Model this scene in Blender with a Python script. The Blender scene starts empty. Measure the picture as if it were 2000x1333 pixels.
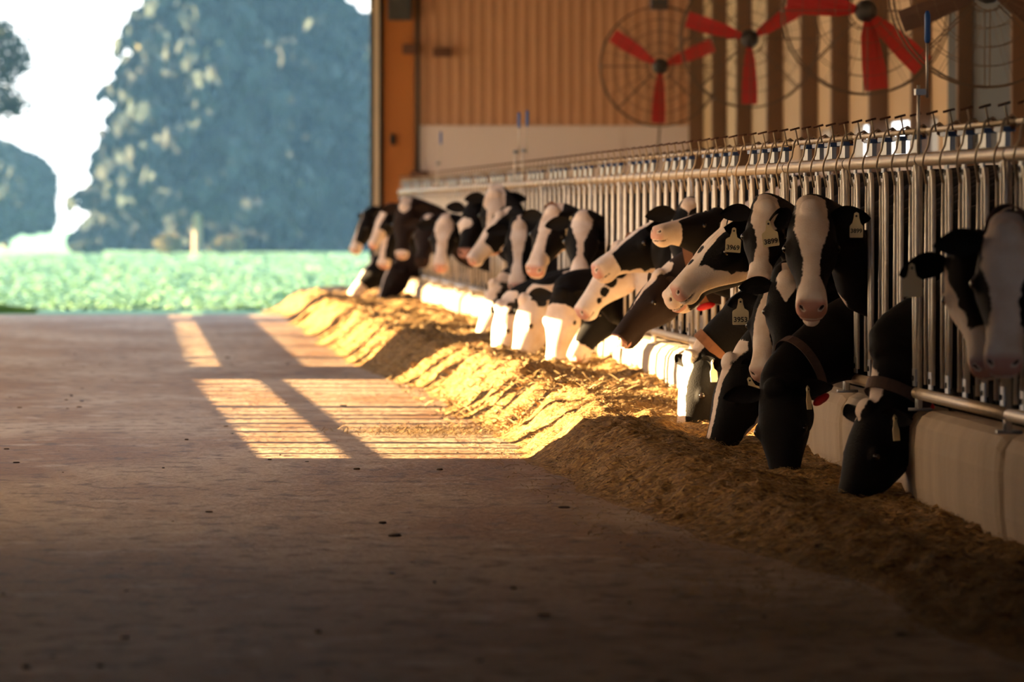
import bpy, math, random
import numpy as np
from mathutils import Vector, Matrix, noise as mnoise
PI = math.pi
random.seed(7); rng = np.random.default_rng(7)
C = bpy.context.scene.collection
sc = bpy.context.scene

# ------------------------------------------------------------------ camera
F = 14500.0; CX, CY = 1000.0, 666.5; H = 1.22
yaw = math.atan(747/F); pitch = math.atan(258/F)
cam_d = bpy.data.cameras.new('camera'); cam = bpy.data.objects.new('camera', cam_d); C.objects.link(cam)
cam.location = (0, 0, H); cam.rotation_euler = (PI/2 - pitch, 0, -yaw)
cam_d.sensor_width = 36; cam_d.lens = F*36/2000; cam_d.clip_start = 0.5; cam_d.clip_end = 2000
cam_d.dof.use_dof = True; cam_d.dof.focus_distance = 34.5; cam_d.dof.aperture_fstop = 5.6
sc.camera = cam
RM = cam.rotation_euler.to_matrix()
def at(px, py, Y):
    """the point of the place seen at a pixel of the photo, Y metres down the aisle"""
    d = RM @ Vector(((px-CX)/F, -(py-CY)/F, -1)); t = Y/d.y
    return Vector((d.x*t, Y, H + d.z*t))
def atX(px, X):
    d = RM @ Vector(((px-CX)/F, 0, -1)); return d.y*X/d.x

# ------------------------------------------------------------------ materials
def mat(name, col, rough=.6, metal=0, var=0, vscale=5, bump=0, bscale=30, dark=None, spec=.5, stretch=(1,1,1), detail=6, coords='Object', sheen=0):
    m = bpy.data.materials.new(name); m.use_nodes = True
    nt = m.node_tree; n = nt.nodes; l = nt.links; b = n['Principled BSDF']
    b.inputs['Roughness'].default_value = rough; b.inputs['Metallic'].default_value = metal
    b.inputs['Specular IOR Level'].default_value = spec
    if sheen: b.inputs['Sheen Weight'].default_value = sheen
    b.inputs['Base Color'].default_value = (*col, 1)
    if var or bump:
        tc = n.new('ShaderNodeTexCoord'); mp = n.new('ShaderNodeMapping'); mp.inputs['Scale'].default_value = stretch
        l.new(tc.outputs[coords], mp.inputs['Vector'])
    if var:
        nz = n.new('ShaderNodeTexNoise'); nz.inputs['Scale'].default_value = vscale; nz.inputs['Detail'].default_value = detail
        l.new(mp.outputs[0], nz.inputs['Vector'])
        cr = n.new('ShaderNodeMapRange'); cr.inputs['From Min'].default_value = .5-.5*min(1,1.2-var); cr.inputs['From Max'].default_value = .5+.5*min(1,1.2-var)
        mx = n.new('ShaderNodeMix'); mx.data_type = 'RGBA'
        dk = dark or tuple(c*(1-var) for c in col)
        mx.inputs[6].default_value = (*dk, 1); mx.inputs[7].default_value = (*col, 1)
        l.new(nz.outputs['Fac'], cr.inputs['Value']); l.new(cr.outputs[0], mx.inputs[0]); l.new(mx.outputs[2], b.inputs['Base Color'])
    if bump:
        nb = n.new('ShaderNodeTexNoise'); nb.inputs['Scale'].default_value = bscale; nb.inputs['Detail'].default_value = 5
        l.new(mp.outputs[0], nb.inputs['Vector'])
        bp = n.new('ShaderNodeBump'); bp.inputs['Strength'].default_value = bump; bp.inputs['Distance'].default_value = .02
        l.new(nb.outputs['Fac'], bp.inputs['Height']); l.new(bp.outputs[0], b.inputs['Normal'])
    return m
M = {}
M['galv'] = mat('galvanized_steel', (.82,.79,.74), .45, .5, var=.35, vscale=25)
M['pipe'] = mat('dusty_pipe', (.50,.40,.28), .45, .35, var=.35, vscale=12)
M['rust'] = mat('rusty_steel', (.16,.07,.045), .8, .2, var=.3, vscale=40)
M['plate'] = mat('grey_steel_plate', (.34,.35,.37), .45, .6, var=.2, vscale=30)
M['blue'] = mat('blue_plastic', (.02,.06,.20), .5)
M['bright_blue'] = mat('blue_grip', (.03,.16,.55), .45)
M['black'] = mat('matt_black', (.02,.02,.022), .7)  # black parts, also dark put into the pipe ends and wall opening
M['red_blade'] = mat('red_fan_blade', (.60,.03,.03), .5, var=.25, vscale=3)
M['dark_blade'] = mat('dark_brown_fan_blade', (.10,.055,.04), .6)  # one even dark brown, for the nearest fan
M['red'] = mat('red_plastic', (.75,.015,.02), .5)
M['wire'] = mat('fan_wire', (.13,.09,.06), .6, .3)
M['strap'] = mat('nylon_collar', (.30,.13,.06), .8, var=.3, vscale=60)
M['strap_dark'] = mat('dark_nylon_collar', (.10,.06,.05), .8, var=.3, vscale=60)
M['tag'] = mat('pale_yellow_tag', (.72,.62,.38), .5)
M['tag_white'] = mat('white_tag', (.85,.82,.70), .5)
M['ink'] = mat('black_ink', (.015,.012,.01), .6)
M['concrete'] = mat('curb_concrete', (.46,.36,.26), .85, var=.4, vscale=3, bump=.3, bscale=60, stretch=(1,1,.35))
M['post'] = mat('brown_timber_post', (.20,.115,.065), .8, var=.35, vscale=4, stretch=(1,1,.15))
M['panel'] = mat('tan_wall_panel', (.68,.50,.31), .8, var=.2, vscale=1.2)
M['ribbed'] = mat('ribbed_metal_tan', (.66,.38,.22), .55, var=.22, vscale=.8, stretch=(1,1,.4))
M['pale'] = mat('pale_washed_panel', (.84,.76,.76), .7, var=.12, vscale=1)
M['orange_wood'] = mat('orange_timber', (.55,.20,.045), .7, var=.3, vscale=3, stretch=(1,1,.2))
M['cream'] = mat('cream_trim', (.55,.46,.36), .6)
M['roof'] = mat('roof_boards', (.22,.15,.10), .9, var=.2)
M['brown_box'] = mat('brown_plastic', (.12,.05,.025), .6)
M['lead'] = mat('grey_motor', (.06,.06,.06), .6, .3)
M['eye'] = mat('cow_eye', (.012,.008,.007), .08, spec=.8)
M['bark'] = mat('pale_bark', (.36,.30,.27), .9, var=.3, vscale=8)
M['twig'] = mat('dark_twigs', (.03,.026,.022), .9)
M['spruce'] = mat('spruce_needles', (.006,.024,.022), .9, var=.75, vscale=.9)
M['leaf'] = mat('dark_leaves', (.014,.035,.024), .8, var=.4, vscale=1)
M['yellow_leaf'] = mat('yellowing_leaves', (.16,.14,.05), .8, var=.3, vscale=1)

def floor_mat():
    m = bpy.data.materials.new('dirty_concrete_floor'); m.use_nodes = True
    nt = m.node_tree; n = nt.nodes; l = nt.links; b = n['Principled BSDF']
    tc = n.new('ShaderNodeTexCoord')
    def nz(scale, st, det=6):
        mp = n.new('ShaderNodeMapping'); mp.inputs['Scale'].default_value = st; l.new(tc.outputs['Object'], mp.inputs['Vector'])
        k = n.new('ShaderNodeTexNoise'); k.inputs['Scale'].default_value = scale; k.inputs['Detail'].default_value = det
        l.new(mp.outputs[0], k.inputs['Vector']); return k.outputs['Fac']
    def mixc(a, c, f, lo, hi):
        r = n.new('ShaderNodeMapRange'); r.inputs['From Min'].default_value = lo; r.inputs['From Max'].default_value = hi; l.new(f, r.inputs['Value'])
        x = n.new('ShaderNodeMix'); x.data_type = 'RGBA'; l.new(r.outputs[0], x.inputs[0])
        for s, v in ((6, a), (7, c)):
            if isinstance(v, tuple): x.inputs[s].default_value = (*v, 1)
            else: l.new(v, x.inputs[s])
        return x.outputs[2]
    big = mixc((.20,.105,.045), (.34,.255,.175), nz(.9, (1,.25,1)), .38, .6)
    mid = mixc(big, (.42,.335,.25), nz(3.2, (1,.5,1), 8), .55, .75)
    fine = mixc((.09,.05,.03), mid, nz(7, (1.2,.45,1), 9), .31, .49)
    l.new(fine, b.inputs['Base Color'])
    b.inputs['Roughness'].default_value = .62; b.inputs['Specular IOR Level'].default_value = .35
    bp = n.new('ShaderNodeBump'); bp.inputs['Strength'].default_value = .8; bp.inputs['Distance'].default_value = .02
    l.new(nz(22, (1,.6,1), 6), bp.inputs['Height']); l.new(bp.outputs[0], b.inputs['Normal'])
    return m
M['floor'] = floor_mat()

def feed_mat(name, ca, cb, cc):
    m = bpy.data.materials.new(name); m.use_nodes = True
    nt = m.node_tree; n = nt.nodes; l = nt.links; b = n['Principled BSDF']
    tc = n.new('ShaderNodeTexCoord'); k = n.new('ShaderNodeTexNoise'); k.inputs['Scale'].default_value = 38; k.inputs['Detail'].default_value = 8
    l.new(tc.outputs['Object'], k.inputs['Vector'])
    r = n.new('ShaderNodeValToRGB'); e = r.color_ramp.elements
    e[0].position = .32; e[0].color = (*ca, 1); e[1].position = .72; e[1].color = (*cc, 1)
    x = e.new(.5); x.color = (*cb, 1)
    l.new(k.outputs['Fac'], r.inputs[0]); l.new(r.outputs[0], b.inputs['Base Color'])
    b.inputs['Roughness'].default_value = .85; b.inputs['Specular IOR Level'].default_value = .25
    bp = n.new('ShaderNodeBump'); bp.inputs['Strength'].default_value = .9; bp.inputs['Distance'].default_value = .02
    l.new(k.outputs['Fac'], bp.inputs['Height']); l.new(bp.outputs[0], b.inputs['Normal'])
    return m
M['feed'] = feed_mat('chopped_silage', (.055,.028,.010), (.22,.12,.038), (.46,.29,.10))
M['straw'] = mat('straw_bits', (.42,.29,.12), .7, var=.6, vscale=9, dark=(.13,.07,.03))

def grass_mat():
    return mat('green_crop', (.10,.24,.12), .8, var=.3, vscale=.6, dark=(.08,.28,.12), stretch=(1,.25,1), bump=.6, bscale=3)
M['grass'] = grass_mat()

def curtain_mat():
    m = bpy.data.materials.new('diffuser_curtain'); m.use_nodes = True
    n = m.node_tree.nodes; l = m.node_tree.links; n.remove(n['Principled BSDF'])
    t = n.new('ShaderNodeBsdfTranslucent'); t.inputs[0].default_value = (.50,.50,.53,1)
    d = n.new('ShaderNodeBsdfDiffuse'); d.inputs[0].default_value = (.8,.75,.68,1)
    x = n.new('ShaderNodeMixShader'); x.inputs[0].default_value = .35
    l.new(t.outputs[0], x.inputs[1]); l.new(d.outputs[0], x.inputs[2]); l.new(x.outputs[0], n['Material Output'].inputs[0])
    return m
M['curtain'] = curtain_mat()

def cow_mat(name, dark=(.006,.0055,.006), white=(.82,.73,.67)):
    m = bpy.data.materials.new(name); m.use_nodes = True
    nt = m.node_tree; n = nt.nodes; l = nt.links; b = n['Principled BSDF']
    a = n.new('ShaderNodeAttribute'); a.attribute_name = 'mark'
    p = n.new('ShaderNodeAttribute'); p.attribute_name = 'skin'
    tc = n.new('ShaderNodeTexCoord')
    k = n.new('ShaderNodeTexNoise'); k.inputs['Scale'].default_value = 26; k.inputs['Detail'].default_value = 7; k.inputs['Roughness'].default_value = .65
    l.new(tc.outputs['Object'], k.inputs['Vector'])
    ma = n.new('ShaderNodeMath'); ma.operation = 'MULTIPLY_ADD'; ma.inputs[1].default_value = .034; ma.inputs[2].default_value = -.017
    l.new(k.outputs['Fac'], ma.inputs[0])
    ad = n.new('ShaderNodeMath'); ad.operation = 'ADD'; l.new(a.outputs['Fac'], ad.inputs[0]); l.new(ma.outputs[0], ad.inputs[1])
    mr = n.new('ShaderNodeMapRange'); mr.inputs['From Min'].default_value = -.003; mr.inputs['From Max'].default_value = .003; l.new(ad.outputs[0], mr.inputs['Value'])
    f = n.new('ShaderNodeTexNoise'); f.inputs['Scale'].default_value = 9; f.inputs['Detail'].default_value = 6; l.new(tc.outputs['Object'], f.inputs['Vector'])
    wr = n.new('ShaderNodeMapRange'); wr.inputs['From Min'].default_value = .35; wr.inputs['From Max'].default_value = .65; l.new(f.outputs['Fac'], wr.inputs['Value'])
    w = n.new('ShaderNodeMix'); w.data_type = 'RGBA'; w.inputs[6].default_value = (white[0]*.84, white[1]*.76, white[2]*.68, 1); w.inputs[7].default_value = (*white, 1); l.new(wr.outputs[0], w.inputs[0])
    x = n.new('ShaderNodeMix'); x.data_type = 'RGBA'; x.inputs[6].default_value = (*dark, 1); l.new(w.outputs[2], x.inputs[7]); l.new(mr.outputs[0], x.inputs[0])
    # skin: 0..1 pink, below zero dark (nostril, mouth line)
    pm = n.new('ShaderNodeMapRange'); pm.inputs['From Min'].default_value = .1; pm.inputs['From Max'].default_value = .7; l.new(p.outputs['Fac'], pm.inputs['Value'])
    pn = n.new('ShaderNodeMix'); pn.data_type = 'RGBA'; l.new(pm.outputs[0], pn.inputs[0]); l.new(x.outputs[2], pn.inputs[6]); pn.inputs[7].default_value = (.56,.30,.25,1)
    dm = n.new('ShaderNodeMapRange'); dm.inputs['From Min'].default_value = -.1; dm.inputs['From Max'].default_value = -.7; l.new(p.outputs['Fac'], dm.inputs['Value'])
    dn = n.new('ShaderNodeMix'); dn.data_type = 'RGBA'; l.new(dm.outputs[0], dn.inputs[0]); l.new(pn.outputs[2], dn.inputs[6]); dn.inputs[7].default_value = (.05,.018,.015,1)
    l.new(dn.outputs[2], b.inputs['Base Color'])
    b.inputs['Roughness'].default_value = .75; b.inputs['Specular IOR Level'].default_value = .15
    h = n.new('ShaderNodeTexNoise'); h.inputs['Scale'].default_value = 150; h.inputs['Detail'].default_value = 3; l.new(tc.outputs['Object'], h.inputs['Vector'])
    bp = n.new('ShaderNodeBump'); bp.inputs['Strength'].default_value = .35; bp.inputs['Distance'].default_value = .006
    l.new(h.outputs['Fac'], bp.inputs['Height']); l.new(bp.outputs[0], b.inputs['Normal'])
    return m
M['cow'] = cow_mat('holstein_coat'); M['cow_brown'] = cow_mat('dark_brown_coat', (.022,.013,.011))

# ------------------------------------------------------------------ mesh helpers
class MB:
    def __init__(s): s.v = []; s.f = []; s.mi = []
    def add(s, v, f, mi=0):
        o = len(s.v); s.v += [tuple(p) for p in v]; s.f += [tuple(i+o for i in q) for q in f]; s.mi += [mi]*len(f); return s
    def box(s, a, b, mi=0):
        x0,y0,z0 = a; x1,y1,z1 = b
        v = [(x0,y0,z0),(x1,y0,z0),(x1,y1,z0),(x0,y1,z0),(x0,y0,z1),(x1,y0,z1),(x1,y1,z1),(x0,y1,z1)]
        return s.add(v, [(3,2,1,0),(4,5,6,7),(0,1,5,4),(1,2,6,5),(2,3,7,6),(3,0,4,7)], mi)
    def loft(s, rings, mi=0, cap=True):
        n = len(rings[0]); v = [p for r in rings for p in r]; f = []
        for i in range(len(rings)-1):
            for j in range(n):
                a, b = i*n+j, i*n+(j+1)%n; f.append((a, b, b+n, a+n))
        if cap:
            f.append(tuple(range(n-1, -1, -1))); f.append(tuple((len(rings)-1)*n+j for j in range(n)))
        return s.add(v, f, mi)
    def tube(s, pts, r, n=8, mi=0, cap=True, flat=None):
        pts = [Vector(p) for p in pts]; rs = r if isinstance(r, (list, tuple)) else [r]*len(pts); rings = []; ref = None
        for i, p in enumerate(pts):
            t = (pts[min(i+1, len(pts)-1)] - pts[max(i-1, 0)]).normalized()
            if ref is None: ref = t.orthogonal().normalized()
            a = (ref - t*ref.dot(t)); a = a.normalized() if a.length > 1e-5 else t.orthogonal().normalized(); ref = a; b = t.cross(a)
            rings.append([p + (a*math.cos(2*PI*k/n) + b*math.sin(2*PI*k/n))*rs[i] for k in range(n)])
        return s.loft(rings, mi, cap)
    def ball(s, c, r, nu=12, nv=8, mi=0, M3=None):
        c = Vector(c); rx, ry, rz = (r, r, r) if not isinstance(r, (tuple, list)) else r
        rings = []
        for i in range(1, nv):
            ph = PI*i/nv
            rings.append([c + (M3 @ Vector((rx*math.sin(ph)*math.cos(2*PI*k/nu), ry*math.sin(ph)*math.sin(2*PI*k/nu), rz*math.cos(ph))) if M3 else Vector((rx*math.sin(ph)*math.cos(2*PI*k/nu), ry*math.sin(ph)*math.sin(2*PI*k/nu), rz*math.cos(ph)))) for k in range(nu)])
        return s.loft(rings, mi)
    def mesh(s, name, mats, smooth=False):
        me = bpy.data.meshes.new(name); me.from_pydata(s.v, [], s.f); me.update()
        for m in (mats if isinstance(mats, (list, tuple)) else [mats]): me.materials.append(m)
        if any(s.mi): me.polygons.foreach_set('material_index', s.mi)
        if smooth: me.polygons.foreach_set('use_smooth', [True]*len(s.f))
        return me
    def build(s, name, mats, parent=None, smooth=False, loc=None):
        o = bpy.data.objects.new(name, s.mesh(name, mats, smooth)); C.objects.link(o)
        if parent: o.parent = parent
        if loc: o.location = loc
        return o
def tag(o, label=None, cat=None, group=None, kind=None):
    for k, v in (('label', label), ('category', cat), ('group', group), ('kind', kind)):
        if v: o[k] = v
    return o
def empty(name, loc, label, cat, group=None):
    o = bpy.data.objects.new(name, None); C.objects.link(o); o.location = loc; o.empty_display_size = .1
    return tag(o, label, cat, group)
def copy_tree(o, parent=None):
    c = o.copy(); C.objects.link(c)
    if parent: c.parent = parent
    for ch in list(kids.get(o.name, [])): 
        d = copy_tree(ch, c)
    return c
kids = {}
def reg(p, c): kids.setdefault(p.name, []).append(c); return c
def struct(mb, name, m, smooth=False): return tag(mb.build(name, m, smooth=smooth), kind='structure')

# ------------------------------------------------------------------ setting
YN, YE = 4.0, 90.5          # near and far end of the barn
XC, XW, XL = 3.2, 6.95, -2.6  # feed curb, side wall of the stalls, left wall
f = MB()
nx = 40
f.box((XL-.2, -6, -.25), (XC+.15, 85.8, 0)); struct(f, 'floor', M['floor'])
f = MB(); f.box((XC+.15, -6, -.25), (XW+.1, YE, -.02)); struct(f, 'floor_stalls', mat('stall_floor', (.30,.22,.17), .7, var=.4, vscale=3))
g = MB(); g.box((-160, 85.8, -.3), (160, 420, -.03)); struct(g, 'ground', M['grass'])
g = MB(); g.box((-160, -60, -.4), (160, 85.8, -.26)); struct(g, 'ground_near', mat('yard_soil', (.30,.24,.18), .9, var=.3))
# ceiling; ridge slot added for sky light deeper in, upstand added against sun
r = MB(); r.box((XL-1.2, -6, 4.6), (-.2, YE+.4, 4.75)); r.box((.7, -6, 4.6), (XW+1.0, YE+.4, 4.75)); r.box((-.2, -6, 4.6), (.7, 40, 4.75)); r.box((-.25, 33, 4.6), (-.2, YE+.4, 5.0)); struct(r, 'ceiling', M['roof'])

# end wall with ribbed metal, right of the big end door
w = MB(); x0 = at(748, 300, YE).x
zt = at(900, 245, YE).z
xx = x0; k = 0; pts = []
rib = .135
while xx < XW:
    pts += [(xx, 0), (xx+rib*.55, 0), (xx+rib*.68, -.022), (xx+rib*.88, -.022)]; xx += rib
vs = []; fs = []
for (px_, dy) in pts: vs += [(px_, YE+dy, zt), (px_, YE+dy, 4.6)]
for i in range(len(pts)-1): fs.append((2*i, 2*i+2, 2*i+3, 2*i+1))
w.add(vs, fs); w.box((x0, YE+.03, -.02), (XW, YE+.12, 4.6))
struct(w, 'wall_end', M['ribbed'])
w = MB(); w.box((x0+.45, YE-.03, 0), (XW, YE+.03, zt)); w.box((at(840,300,YE).x, YE-.045, 0), (at(1215,300,YE).x, YE-.02, zt-.01)); struct(w, 'wall_end_lower', M['pale'])
w = MB(); w.box((x0-.0, YE-.06, 0), (at(808,100,YE).x, YE+.03, 4.6)); struct(w, 'trim_1', M['orange_wood'])
# door jamb: dark track, cream strip, dark strip
xa, xb, xc_, xd = at(722,0,YE).x, at(729,0,YE).x, at(740,0,YE).x, at(748,0,YE).x
w = MB(); w.box((xa, YE-.14, 0), (xb, YE+.1, 4.6)); w.box((xc_, YE-.10, 0), (xd, YE+.1, 4.6)); struct(w, 'trim_2', M['black'])
w = MB(); w.box((xb, YE-.16, 0), (xc_, YE+.1, 4.6)); struct(w, 'trim_3', M['cream'])
# end wall left of the door (out of the picture)
w = MB(); w.box((XL-.2, YE, 0), (-2.2, YE+.12, 4.6)); struct(w, 'wall_end_left', M['ribbed'])
# right side wall: tan panels between brown posts, open slots under the curtain
w = MB()
oy = [atX(1604, XW), atX(1622, XW), atX(1668, XW), atX(1703, XW), atX(1722,XW), atX(1775, XW), atX(1815, XW), atX(1832, XW)]
cuts = sorted([(oy[1], oy[0]), (oy[3], oy[2]), (oy[5], oy[4]), (oy[7], oy[6])])
zo0, zo1 = 1.72, 2.02
w.box((XW, -6, 2.02), (XW+.1, YE, 4.6)); tag(MB().box((XW, -6, 0), (XW+.1, YE, 1.72)).build('wall_right_lower', mat('pale_grey_wall', (.66,.61,.62), .7, var=.2, vscale=1)), kind='structure')
yprev = -6
for a_, b_ in cuts:
    w.box((XW, yprev, 1.72), (XW+.1, a_, 2.02)); yprev = b_
w.box((XW, yprev, 1.72), (XW+.1, YE, 2.02))
struct(w, 'wall_right', M['panel'])
w = MB()
for px_ in (1357,1402,1450,1510,1577,1637,1712,1795,1885,1992):
    Y = atX(px_, XW-.1); w.box((XW-.17, Y-.08, 0), (XW-.01, Y+.08, 4.6))
post_y = [atX(p, XW-.1) for p in (1357,1402,1450,1510,1577,1637,1712,1795,1885,1992)]
for i, Y in enumerate(post_y):
    w = MB(); w.box((XW-.17, Y-.08, 0), (XW-.002, Y+.08, 4.6)); struct(w, 'column_%d' % (i+1), M['post'])
ya, yb = atX(1985, XW), atX(1862, XW)
w = MB(); w.box((XW-.05, ya, 1.6), (XW-.004, yb, 4.0)); struct(w, 'dark_panel', M['black'])  # black slab, the dark of an opening put into its colour
# left wall (left of the picture): solid near the camera, then openings and sill shaped for the sun patch, added curtain above
w = MB(); Z0, Z1 = .54, 1.50
w.box((XL-.12, YE, 0), (XL, YE+1.4, 4.6)); w.box((XL-.12, -6, 0), (XL, 36.68, Z1)); w.box((XL-.12, -6, Z1), (XL, 28, 4.6)); w.box((XL-.12, 28, 3.7), (XL, 36.68, 4.6)); w.box((XL-.12, 36.68, 0), (XL, YE, Z0)); w.box((XL-.12, YE-.15, 0), (XL, YE, 3.7)); w.box((XL-.12, 36.68, 3.7), (XL, YE, 4.6))  # wing beyond the end wall added to block stray sun
for a_, b_ in ((53.6, 58.0), (80.9, 83.0)): w.box((XL-.12, a_, Z0), (XL, b_, Z1))
w.add([(XL-.12,36.68,Z0),(XL,36.68,Z0),(XL,53.6,Z0),(XL-.12,53.6,Z0),(XL-.12,36.68,Z0+.035),(XL,36.68,Z0+.035)], [(0,1,2,3),(0,4,5,1),(4,3,2,5),(0,3,4),(1,5,2)])
struct(w, 'wall_left', M['panel'])
w = MB()
for a_, b_ in ((28,YE),): w.box((XL-.06, a_, Z1), (XL-.05, b_, 3.7))
struct(w, 'added_curtain', M['curtain'])  # unseen curtain added to spread sun as soft light from the left
w = MB()  # unseen rail and slats, sized and spaced to stripe the sun patch
w.tube([(XL-.06, 36.68, .677), (XL-.06, 53.6, .650)], .017, 8); w.box((XL-.08, 58.0, .600), (XL-.04, YE, .71))
w.box((XL-.08, 36.68, Z1-.03), (XL-.04, YE, Z1+.03))
rr = random.Random(3)
y = 37.3
while y < YE-1:
    wd = rr.choice((.10, .15, .2, .28)); w.box((XL-.08, y, Z0), (XL-.04, y+wd, Z1)); y += wd + rr.uniform(.45, .95)
    if any(abs(y+.1-q_) < .38 for q_ in (48.1,50.6,52.7,58.5)): y += .55
for y, wd in ((46.1,.42),(44.2,.16),(61.4,.5),(66.4,.4),(71.9,.5)): w.box((XL-.08, y-wd/2, Z0), (XL-.04, y+wd/2, Z1))
struct(w, 'shadow_slats', M['galv'])
# ragged top of the feed left along the sill of the opening
w = MB()
n_ = 900; vs = []; 
for i in range(n_+1):
    Y = 36.68 + i*(80.9-36.68)/n_; h = max(0, .02 + .05*mnoise.noise(Vector((Y*1.2, 0, 0))) + .03*mnoise.noise(Vector((Y*6, 3, 0))))
    vs += [(XL-.1, Y, Z0), (XL-.06, Y, Z0+h), (XL-.01, Y, Z0)]
fs = []
for i in range(n_):
    a = 3*i; fs += [(a, a+1, a+4, a+3), (a+1, a+2, a+5, a+4)]
w.add(vs, fs); tag(w.build('spilled_feed', M['feed']), 'loose feed lying along the sill of the left opening', 'feed', kind='stuff')

# concrete curb: precast blocks with rounded shoulders, one run
J0, JP = 29.95, 3.05
joints = [J0 + JP*k for k in range(-4, 20)]
joints = [j for j in joints if j < 91.2]
c = MB()
ztop = .405
for j in joints[:-1]:
    a, b = j+.03, j+JP-.03
    prof = [(0,0),(-.015,.1),(-.02,.26),(-.012,.345),(.012,.385),(.05,ztop),(.15,ztop),(.15,0)]
    ys = [a, a+.012, a+.05, a+.12, b-.12, b-.05, b-.012, b]
    sh = [.10, .055, .018, 0, 0, .018, .055, .10]
    rings = []
    for y_, s_ in zip(ys, sh):
        rings.append([(XC-.02+px_ + (s_*.5 if px_ < .1 else 0), y_, max(0, pz_ - (s_ if pz_ > .3 else 0))) for px_, pz_ in prof])
    c.loft(rings)
c.box((XC+.02, joints[0], 0), (XC+.13, joints[-1], .33))
struct(c, 'trim_5', M['concrete'])

# ------------------------------------------------------------------ headlock fence panels
ZB, ZTR, ZTP = .47, 1.42, 1.54
U = JP/5
def seg(p): return [Vector(q) for q in p]
def make_panel():
    root = empty('headlock_panel', (XC, joints[0], 0), 'galvanized headlock panel', 'fence panel')
    def part(mb, name, m, parent=root, smooth=True):
        o = mb.build(name, m, parent, smooth); reg(parent, o); return o
    part(MB().tube([(0,.0,ZB),(0,JP-.02,ZB)], .024, 14), 'bottom_rail', M['pipe'])
    tr = MB().tube([(0,.012,ZTR),(0,JP-.03,ZTR)], .027, 16, cap=False)
    part(tr, 'top_rail', M['pipe'])
    mb = MB().tube([(0,.02,ZTR),(0,.03,ZTR)], .025, 14); part(mb, 'dark_pipe_end', M['black'])  # black disc puts the dark of the hollow pipe into colour
    part(MB().tube([(.03,.0,ZTP),(.03,JP-.02,ZTP)], .012, 10), 'lock_bar', M['pipe'])
    mb = MB().tube([(0,.06,.0+.40),(0,.06,ZB)], .016, 8); mb.box((-.04,.02,.40),(.05,.10,.412)); part(mb, 'foot_bracket', M['plate'])
    for k in range(5):
        y0 = k*U
        # fixed loop: inverted U that narrows to the bottom plate
        def loop(yc, hw, zt, r):
            P = [(-.012, yc-hw*.55, ZB+.05), (-.012, yc-hw, .80), (-.012, yc-hw, zt-.10), (-.012, yc-hw*.75, zt-.035), (-.012, yc-hw*.3, zt-.006), (-.012, yc+hw*.3, zt-.006), (-.012, yc+hw*.75, zt-.035), (-.012, yc+hw, zt-.10), (-.012, yc+hw, .80), (-.012, yc+hw*.55, ZB+.05)]
            return MB().tube(P, r, 8)
        part(loop(y0+.07, .05, ZTR-.02 if k == 0 else ZTR-.045, .0095), 'neck_loop', M['galv'])
        part(MB().tube([(.01, y0+.50, ZB+.04), (.01, y0+.49, .95), (.01, y0+.455, ZTR-.06)], .0085, 8), 'release_bar', M['galv'])
        part(MB().tube([(-.004, y0+.185, ZB+.04), (-.004, y0+.165, .9), (-.004, y0+.16, ZTR-.05)], .0085, 8), 'neck_bar', M['galv'])
        if k in (1, 3): part(MB().tube([(-.02, y0+.545, ZB+.05), (-.02, y0+.545, .98), (-.02, y0+.53, 1.0)], .007, 8), 'short_bar', M['galv'])
        mb = MB().box((-.02, y0+.02, ZB+.03), (-.012, y0+.13, ZB+.10)); mb.tube([(-.026, y0+.075, ZB+.062), (-.018, y0+.075, ZB+.062)], .011, 8, 1)
        part(mb, 'bolt_plate', [M['plate'], M['black']], smooth=False)
        mb = MB().box((-.016, y0+.10, ZTR-.085), (-.008, y0+.20, ZTR-.028)); mb.tube([(-.022, y0+.15, ZTR-.058), (-.014, y0+.15, ZTR-.058)], .012, 8, 1)
        part(mb, 'pivot_plate', [M['plate'], M['black']], smooth=False)
        S = [(-.02, y0+.21, ZTR-.10), (-.03, y0+.20, ZTR-.05), (-.040, y0+.17, ZTR-.02), (-.036, y0+.135, ZTR+.02), (-.022, y0+.125, ZTR+.05), (-.012, y0+.125, ZTR+.11), (.0, y0+.135, ZTP+.012), (.03, y0+.16, ZTP+.022), (.055, y0+.19, ZTP+.005), (.05, y0+.2, ZTP-.02)]
        part(MB().tube(S, .0045, 6), 'latch_hook', M['pipe'])
        part(MB().tube([(.01, y0+.13, ZTP-.01), (.0, y0+.10, ZTP+.03), (-.008, y0+.085, ZTP+.062)], .004, 6), 'latch_finger', M['pipe'])
        part(MB().tube([(-.034, y0+.085, ZTP+.058), (.012, y0+.088, ZTP+.070)], .0050, 6), 'latch_grip', M['rust'])
        part(MB().tube([(.03, y0+.15, ZTP-.025), (.03, y0+.19, ZTP+.02), (.03, y0+.22, ZTP-.02)], .008, 6), 'latch_cam', M['rust'])
        if k < 4:
            part(MB().box((-.006, y0+.155, ZTP-.035), (.040, y0+.45, ZTP-.017)), 'spacer', M['blue'], smooth=False)
            part(MB().box((.006, y0+.20, ZTR+.03), (.026, y0+.44, ZTP-.036)), 'latch_plate', M['plate'], smooth=False)
    part(MB().tube([(.0, .02, .41), (.0, .02, ZTR)], .010, 10), 'end_post', M['galv'])
    return root
ORD = ['nearest','second','third','fourth','fifth','sixth','seventh','eighth','ninth','tenth','eleventh','twelfth','thirteenth','fourteenth','fifteenth','sixteenth','seventeenth','eighteenth','nineteenth','twentieth','twenty-first','farthest']
proto = make_panel()
pj = [j for j in joints[:-1] if j > 23.2]
ends = len(pj)
special = {0: 'dusty headlock panel at the right edge, nearest the camera', ends-1: 'blurred headlock panel at the far left end of the fence by the doorway'}
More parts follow.
